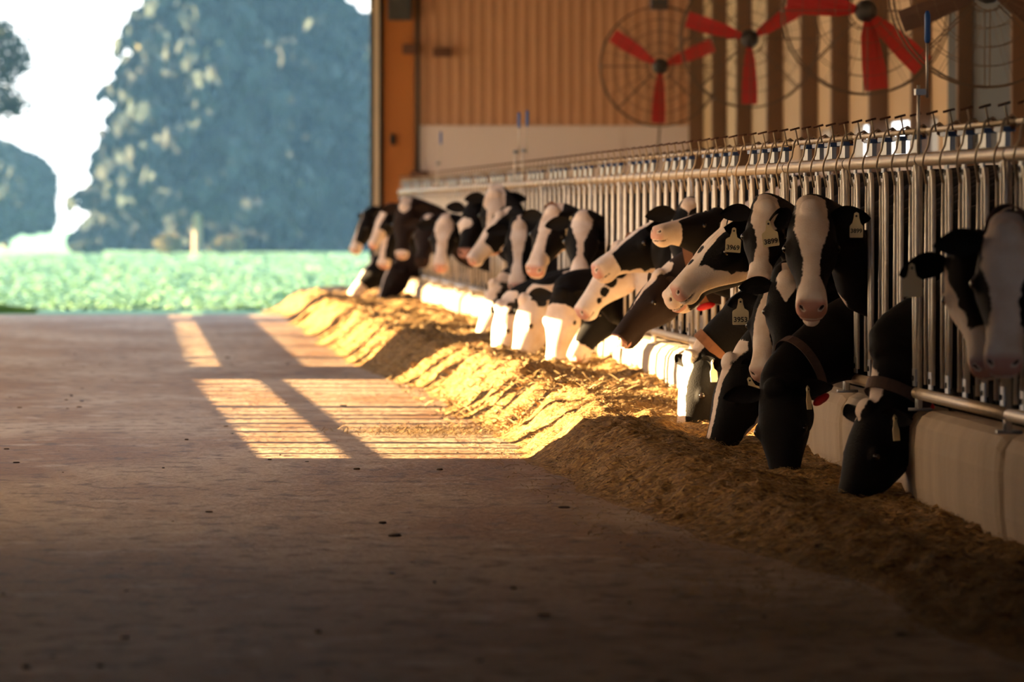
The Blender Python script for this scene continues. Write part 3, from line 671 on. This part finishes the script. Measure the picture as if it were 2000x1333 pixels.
cow('black-eared cow with a tan face left of the tallest cow', (925,398), (906,488), 236, vox=MID, blaze=None, wht=[(.22,-.03,-.05,.08)], muzzle=None, dy=.1, ear_up=.25)
cow('cow with a plain white face left of the black-eared cow', (868,430), (858,518), 221, vox=FAR, blaze=[(-.05,.04),(0,.08),(.08,.085),(.15,.07),(.25,.045),(.35,.05),(.5,.08)], muzzle=.42, dy=.15)
cow('dark cow with one tan cheek spot near the far end', (835,428), (822,505), 212, vox=FAR, brown=True, blaze=[(-.05,.03),(.0,.03),(.04,.0),(.06,-.05)], wht=[(.15,-.08,-.1,.04)], muzzle=None, pink=0, dy=.1)
cow('black cow with a rusty poll and brown nose near the far end', (790,403), (782,498), 201, vox=FAR, brown=True, blaze=[(-.05,.05),(.0,.06),(.04,.05),(.08,.0),(.1,-.05)], muzzle=.46, pink=.4, dy=.1)
cow('pale-faced cow with black eye patch facing left near the doorway', (750,412), (720,478), 190, vox=FAR, blaze=BL, wht=[(.3,0,-.08,.09)], muzzle=.3, dy=.0, tw=.22)
cow('blazed cow with lowered head in the far cluster', (757,430), (742,520), 183, vox=FAR, blaze=[(-.05,.02),(.0,.05),(.15,.05),(.35,.03),(.5,.03)], muzzle=.42, dy=.2)
cow('leftmost black cow, muzzle stretched out against the green field', (712,418), (681,490), 172, vox=FAR, blaze=[(-.1,.0),(.2,.01),(.5,.05)], muzzle=.38, wht=[(.1,0,-.27,.05),(.25,0,-.22,.05)], dy=.0, tw=.22)
# grazing in the sun patch
cow('sunlit white-headed cow with tan cheek eating from the windrow', (1022,585), (998,698), 288.6, graze=G, vox=MID, blaze=[(-.1,.08),(.1,.09),(.3,.07),(.5,.08)], cow_white=True, muzzle=.2, dy=.05, blk=[(-.25,0,-.1,.14)])
cow('sunlit white-faced cow grazing left of the tan-cheeked one', (975,598), (960,690), 277.3, graze=G, vox=MID, blaze=[(-.1,.08),(.1,.09),(.3,.07),(.5,.08)], wht=[(.15,0,-.1,.14),(.3,0,-.1,.1)], muzzle=.2, dy=.05)
cow('sunlit cow with brown poll and all-white face in the feed', (1093,572), (1076,692), 304, graze=G, vox=MID, ndir=(-.6,-1,.2), blaze=None, wht=[(.22,0,-.05,.16),(.38,0,-.08,.12)], muzzle=.2, dy=.1)
cow('sunlit white nose of a grazing cow at the left of the bright heads', (962,555), (935,632), 250, graze=G, vox=MID, blaze=BLW, wht=[(.2,0,-.05,.1)], muzzle=.25, dy=.0)
cow('dark cow eating low in shade at the far end', (762,520), (735,588), 178, graze=G, vox=FAR, brown=True, blaze=BLN, muzzle=None, dy=.0)
cow('cow with bright sunlit nose low against the field', (732,505), (694,552), 174, graze=G, vox=FAR, blaze=BLN, muzzle=.33, wht=[(.42,0,-.08,.12)], dy=.0)

# ------------------------------------------------------------------ fans
def fan(px, py, s, angs, label, R=.62, width=.15, bm='red_blade'):
    Y = F/s; c = at(px, py, Y)
    root = empty('barn_fan', c, label, 'fan', 'red bladed circulation fans above the stalls')
    MB().tube([(0,-.16,0),(0,.12,0)], .055, 12).build('motor', M['lead'], root, True)
    MB().tube([(0,-.2,0),(0,-.12,0)], [.05,.09], 10).build('hub', M['lead'], root, True)
    for a in angs:
        b = MB(); ca, sa = math.cos(math.radians(a)), math.sin(math.radians(a)); rings = []
        for r_, wd in ((.05,.04),(.12,width*.55),(.2,width*.8),(R*.7,width),(R*.97,width*.97)):
            tw = .6 - .5*r_/R; ring = []
            for (t_, th) in ((-1,.0),(-.3,.010),(.4,.010),(1,.0),(.4,-.004),(-.3,-.004)):
                y_ = -.12 + t_*wd/2*math.sin(tw) + th; l_ = t_*wd/2*math.cos(tw)
                ring.append((ca*r_ - sa*l_, y_, sa*r_ + ca*l_))
            rings.append(ring)
        b.loft(rings); b.build('blade', M[bm], root)
    cg = MB()
    for yy in (-.22, .05):
        for rr_, tr_ in ((R*1.02,.007),(R*.80,.0025),(R*.6,.0025),(R*.4,.0025),(R*.22,.004)):
            cg.tube([(rr_*math.cos(2*PI*k/40), yy*(1 if rr_ > R*.9 else 1.15), rr_*math.sin(2*PI*k/40)) for k in range(41)], tr_, 5)
        for k in range(24): 
            a = 2*PI*k/24; cg.tube([(R*.2*math.cos(a), yy*1.15, R*.2*math.sin(a)), (R*.7*math.cos(a), yy*1.12, R*.7*math.sin(a)), (R*1.02*math.cos(a), yy, R*1.02*math.sin(a))], .002 if k % 3 else .006, 4)
    for k in range(6):
        a = 2*PI*k/6; cg.tube([(R*1.02*math.cos(a), -.22, R*1.02*math.sin(a)), (R*1.02*math.cos(a), .05, R*1.02*math.sin(a))], .007, 5)
    cg.build('cage', M['wire'], root)
    h = MB(); h.tube([(0,.0,R), (0,.0,4.6-c.z)], .02, 8); h.box((-.09,-.05,R-.02),(.09,.07,R+.10)); h.build('hanger', M['lead'], root)
    return root
f1 = fan(1288, 130, 185, (147, 22, 268), 'farthest fan, whole cage seen against the tan end wall')
f2 = fan(1462, 76, 213, (163, 32, 270), 'second fan from the far end, its blade hanging straight down')
f3 = fan(1688, 22, 258, (172, 316, 278), 'third fan with a broad red blade hanging before the brown posts', width=.19)
f4 = fan(1925, -18, 300, (95, 200, 330), 'nearest fan, dark cage cut off by the top right corner', bm='dark_blade')
# chain from the far fan down to the fence
tag(MB().tube([at(1288,250,F/185)+Vector((0,.0,0)), at(1283,330,F/185)], .012, 6).build('pull_rod', M['wire']), 'thin dark rod hanging below the farthest fan', 'rod')
# end wall fittings
def wallbox(name, x0_, y0_, x1_, y1_, m, label, cat, th=.1, rnd=False):
    a, b = at(x0_, y0_, YE-.08), at(x1_, y1_, YE-.08); mb = MB()
    mb.box((a.x, YE-.08-th, b.z), (b.x, YE-.055, a.z)); mb.box((a.x+.02, YE-.095-th, b.z+.02), (b.x-.02, YE-.08-th, a.z-.02))
    tag(mb.build(name, m), label, cat)
wallbox('junction_box', 846, 94, 881, 111, M['brown_box'], 'small brown box mounted on the ribbed end wall', 'box')
wallbox('switch_box', 786, 86, 815, 106, M['brown_box'], 'brown switch box on the orange timber by the conduit', 'box')
wallbox('electric_motor', 757, -20, 803, 40, M['lead'], 'dark grey door motor high on the orange timber', 'motor', .22)
wallbox('dark_block', 802, 334, 835, 346, M['brown_box'], 'dark brown block on the end wall just above the fence', 'block')
a = at(767, 273, YE); tag(MB().ball((a.x, YE-.10, a.z), (.035,.045,.075), 14, 10).build('door_knob', M['black'], smooth=True), 'small black oval handle on the timber beside the doorway', 'handle')
a, b = at(816, -60, YE-.1), at(818, 345, YE-.1)
tag(MB().tube([(a.x, YE-.1, a.z), (a.x, YE-.1, b.z)], .022, 8).build('conduit', M['lead'], smooth=True), 'thin dark vertical conduit running down the end wall', 'pipe')

# ------------------------------------------------------------------ trees and field
def tree(px, Y, hgt, rad, label, kind='spruce', skirt=.6, seed=1, n=9000, yellow=0, top=.15):
    rd = np.random.default_rng(seed); X = at(px, 400, Y).x
    root = empty('spruce_tree' if kind == 'spruce' else 'broadleaf_tree', (X, Y, -.03), label, 'tree', 'trees beyond the field')
    MB().tube([(0,0,0),(.05,0,hgt*.5),(0,0,hgt*.95)], [.14,.11,.03], 10).build('trunk', M['bark'], root, True)
    V = []; Fc = []; br = MB()
    if kind == 'spruce':
        nb = 150
        per = n//nb
        for b in range(nb):
            z = skirt + (hgt-skirt)*(b/nb)**1.15*.98; fr = (z-skirt)/(hgt-skirt)
            Rr = rad*(1-fr)**.8*(.72+.45*rd.random()); a = b*2.39996 + rd.random()*.4
            dirv = np.array([math.cos(a), math.sin(a), 0])
            tip = dirv*Rr + np.array([0,0, z - .16*Rr + .25*rd.random()])
            br.tube([(0,0,z), tuple(dirv*Rr*.5 + np.array([0,0,z-.02*Rr])), tuple(tip)], [.04,.025,.006], 5)
            for i in range(per):
                t = rd.random()**.6; p = dirv*Rr*t + np.array([0,0,z - .16*Rr*t*t]) + rd.normal(0, .16, 3)*np.array([1,1,.6])
                L = .22+.42*rd.random(); q = p + np.array([rd.normal(0,.12), rd.normal(0,.12), -L])
                inner = rd.random() < .3
                if inner: p = np.array([p[0]*.5, p[1]*.5, p[2]]); q = p + np.array([0,0,-L*1.3])
                th = rd.random()*PI; wv = (2.4 if inner else 1)* np.array([math.cos(th), math.sin(th), 0])*(.10+.11*rd.random()); o = len(V)
                V += [tuple(p-wv*.6), tuple(p+wv*.6), tuple((p+q)/2+wv*1.3), tuple(q), tuple((p+q)/2-wv*1.3)]; Fc.append((o, o+1, o+2, o+3, o+4))
    else:
        for i in range(n):
            d = rd.normal(0, 1, 3); d /= np.linalg.norm(d); r_ = (.80+.22*rd.random()) * (1 + .12*math.sin(5*d[0]+3*d[2]))
            p = np.array([0,0,hgt*.55]) + d*np.array([rad, rad, hgt*.47])*r_
            if p[2] < .15: continue
            e1 = rd.normal(0,1,3); e1 /= np.linalg.norm(e1); e2 = np.cross(e1, rd.normal(0,1,3)); e2 /= np.linalg.norm(e2); s_ = .12+.12*rd.random(); o = len(V)
            V += [tuple(p-e1*s_), tuple(p-e2*s_*.6), tuple(p+e1*s_), tuple(p+e2*s_*.6)]; Fc.append((o,o+1,o+2,o+3))
        for b in range(14):
            a = b*2.4; br.tube([(0,0,hgt*.2), (math.cos(a)*rad*.7, math.sin(a)*rad*.7, hgt*(.4+.3*(b%3)/2))], [.06,.02], 5)
    br.build('branches', M['twig'], root)
    mats = [M['spruce'] if kind == 'spruce' else M['leaf'], M['yellow_leaf']]
    mb = MB().add(V, Fc)
    fo = mb.build('foliage', mats, root)
    if yellow:
        mi = [(1 if random.random() < yellow else 0) for _ in Fc]; fo.data.polygons.foreach_set('material_index', mi)
    return root
TY = 213
tree(385, TY, 10.8, 3.3, 'blue-green spruce with the pale trunk standing bare below its branches', seed=1, n=20000, yellow=.004, skirt=1.9)
tree(535, TY+5, 15.5, 3.9, 'tallest blue-green spruce filling the middle of the doorway view', seed=2, n=30000, yellow=.002, skirt=.1)
tree(695, TY+9, 7.2, 3.3, 'hazy spruce partly hidden by the right edge of the doorway', seed=3, n=18000, skirt=.1)
tree(285, TY+12, 5.6, 2.2, 'low spruce at the left foot of the spruce group', seed=5, n=9000, skirt=.5, yellow=.01)
tree(12, TY+25, 3.3, 1.75, 'round dark bush tree at the left edge of the view', kind='leaf', seed=4, n=7000)
# overhanging bough at the top left
rd = np.random.default_rng(11); X0 = at(-45, 0, 150).x
root = empty('bare_tree', (X0-1.2, 150, -.03), 'sparse leafy tree reaching in from the top left corner', 'tree')
MB().tube([(0,0,0),(0,0,4.0),(.2,0,7)], [.2,.15,.08], 10).build('trunk', M['bark'], root, True)
br = MB(); V = []; Fc = []
for (tx, ty, sz_) in ((50,130,3.4),(35,80,4.2),(40,210,2.4),(20,150,3.0),(10,60,4.5),(55,110,3.8),(30,190,2.6)):
    tip = at(tx, ty, 150) - Vector((X0-1.2, 150, -.03)); st = Vector((0,0,sz_+.4)); mid = (st+tip)/2 + Vector((0,0,.2))
    br.tube([st, mid, tip], [.04,.02,.006], 5)
    for i in range(240):
        t = .45+.6*rd.random(); p = (mid*(1-t) + tip*t) + Vector(rd.normal(0,.13,3)); e = Vector(rd.normal(0,1,3)).normalized()*.06; g_ = e.orthogonal().normalized()*.045; o = len(V)
        V += [p-e, p-g_, p+e, p+g_]; Fc.append((o,o+1,o+2,o+3))
br.build('branches', M['twig'], root); MB().add(V, Fc).build('foliage', M['leaf'], root)
# shrubs along the far edge of the field
shrubs = [(170,205,.32,.5,'low green bush at the field edge left of the spruces',M['leaf']),(330,206,.55,.4,'yellowish bush between the spruce trunks',M['yellow_leaf']),(445,206,.5,.5,'small yellow-green bush right of the pale trunk',M['yellow_leaf'])]
for px_, Y, h_, r_, lab, mm in shrubs:
    X = at(px_, 400, Y).x; V = []; Fc = []
    for i in range(900):
        d = rd.normal(0,1,3); d /= np.linalg.norm(d); p = np.array([0,0,h_*.5]) + d*np.array([r_, r_, h_*.5])*(.5+.5*rd.random()); e1 = rd.normal(0,1,3)*.05; e2 = np.cross(e1, [0,.3,1])*.6; o = len(V)
        V += [tuple(p-e1), tuple(p-e2), tuple(p+e1), tuple(p+e2)]; Fc.append((o,o+1,o+2,o+3))
    tag(MB().add(V, Fc).build('bush', mm, loc=(X, Y, -.03)), lab, 'bush')
# crop leaves on the field and the weeds at the floor edge
V = []; Fc = []
for i in range(26000):
    Y = 91.5 + 113*rd.random()**1.3; X = rd.uniform(-.0175*Y-1, .05*Y+1.5); h_ = .02+.035*rd.random(); a = rd.random()*PI; wv = .02+.03*rd.random(); o = len(V)
    c_, s_ = math.cos(a)*wv, math.sin(a)*wv; lx, ly = rd.normal(0,.12), rd.normal(0,.12)
    V += [(X-c_, Y-s_, -.03), (X+c_, Y+s_, -.03), (X+c_*1.2+lx*.6, Y+s_*1.2+ly*.6, h_*.7-.03), (X+lx, Y+ly, h_-.03)]; Fc.append((o,o+1,o+2,o+3))
tag(MB().add(V, Fc).build('field_crop', mat('crop_leaves', (.085,.19,.10), .7, var=.15, vscale=.4)), 'bright green low crop covering the field behind the barn', 'crop', kind='stuff')
V = []; Fc = []
X1 = at(-40, 600, 90).x; X2 = at(70, 600, 90).x
for i in range(700):
    X = X1 + (X2-X1)*rd.random(); Y = 88.8+.8*rd.random(); h_ = (.03+.07*rd.random())*(1.25-(X-X1)/(X2-X1)); lx = rd.normal(0,.05); o = len(V)
    V += [(X-.008, Y, -.03), (X+.008, Y, -.03), (X+lx+.004, Y+.01, h_), (X+lx-.004, Y+.01, h_)]; Fc.append((o,o+1,o+2,o+3))
tag(MB().add(V, Fc).build('weeds', mat('weed_leaves', (.10,.22,.05), .8)), 'dark weeds growing at the left end of the floor edge', 'weeds', kind='stuff')

# haze over the field
hz = MB(); hz.box((-110, 96, -.02), (110, 330, 60))
hm = bpy.data.materials.new('morning_haze'); hm.use_nodes = True; n = hm.node_tree.nodes; n.remove(n['Principled BSDF'])
vs_ = n.new('ShaderNodeVolumeScatter'); vs_.inputs['Color'].default_value = (.20,.46,.92,1); vs_.inputs['Density'].default_value = .00055; vs_.inputs['Anisotropy'].default_value = .3
hm.node_tree.links.new(vs_.outputs[0], n['Material Output'].inputs['Volume'])
ho = hz.build('morning_haze', hm); tag(ho, 'bluish morning haze hanging over the far field', 'haze', kind='stuff')

# ------------------------------------------------------------------ light
sun_d = bpy.data.lights.new('sun', 'SUN'); sun = bpy.data.objects.new('sun', sun_d); C.objects.link(sun)
e = math.radians(10.0); az = math.radians(-6)
dv = Vector((math.cos(e)*math.cos(az), math.cos(e)*math.sin(az), -math.sin(e)))
sun.rotation_euler = dv.to_track_quat('-Z', 'Y').to_euler()
sun_d.energy = 50; sun_d.color = (1,.68,.33); sun_d.angle = math.radians(.18)
w = bpy.data.worlds.new('sky'); sc.world = w; w.use_nodes = True
n = w.node_tree.nodes; l = w.node_tree.links; bg = n['Background']
tc = n.new('ShaderNodeTexCoord'); sp = n.new('ShaderNodeSeparateXYZ'); l.new(tc.outputs['Generated'], sp.inputs[0])
rp = n.new('ShaderNodeValToRGB'); rp.color_ramp.elements[0].position = .0; rp.color_ramp.elements[0].color = (.96,.97,1,1); rp.color_ramp.elements[1].position = .35; rp.color_ramp.elements[1].color = (.62,.78,1,1)
l.new(sp.outputs[2], rp.inputs[0]); l.new(rp.outputs[0], bg.inputs[0]); bg.inputs[1].default_value = 2.0
vs = sc.view_settings; vs.view_transform = 'Standard'; vs.look = 'None'; vs.gamma = 1; vs.exposure = 0.72; vs.use_curve_mapping = False
try:
    sc.cycles.use_denoising = True; sc.cycles.denoiser = 'OPENIMAGEDENOISE'
    sc.cycles.max_bounces = 8; sc.cycles.diffuse_bounces = 5; sc.cycles.volume_bounces = 1; sc.cycles.sample_clamp_indirect = 6
except Exception: pass
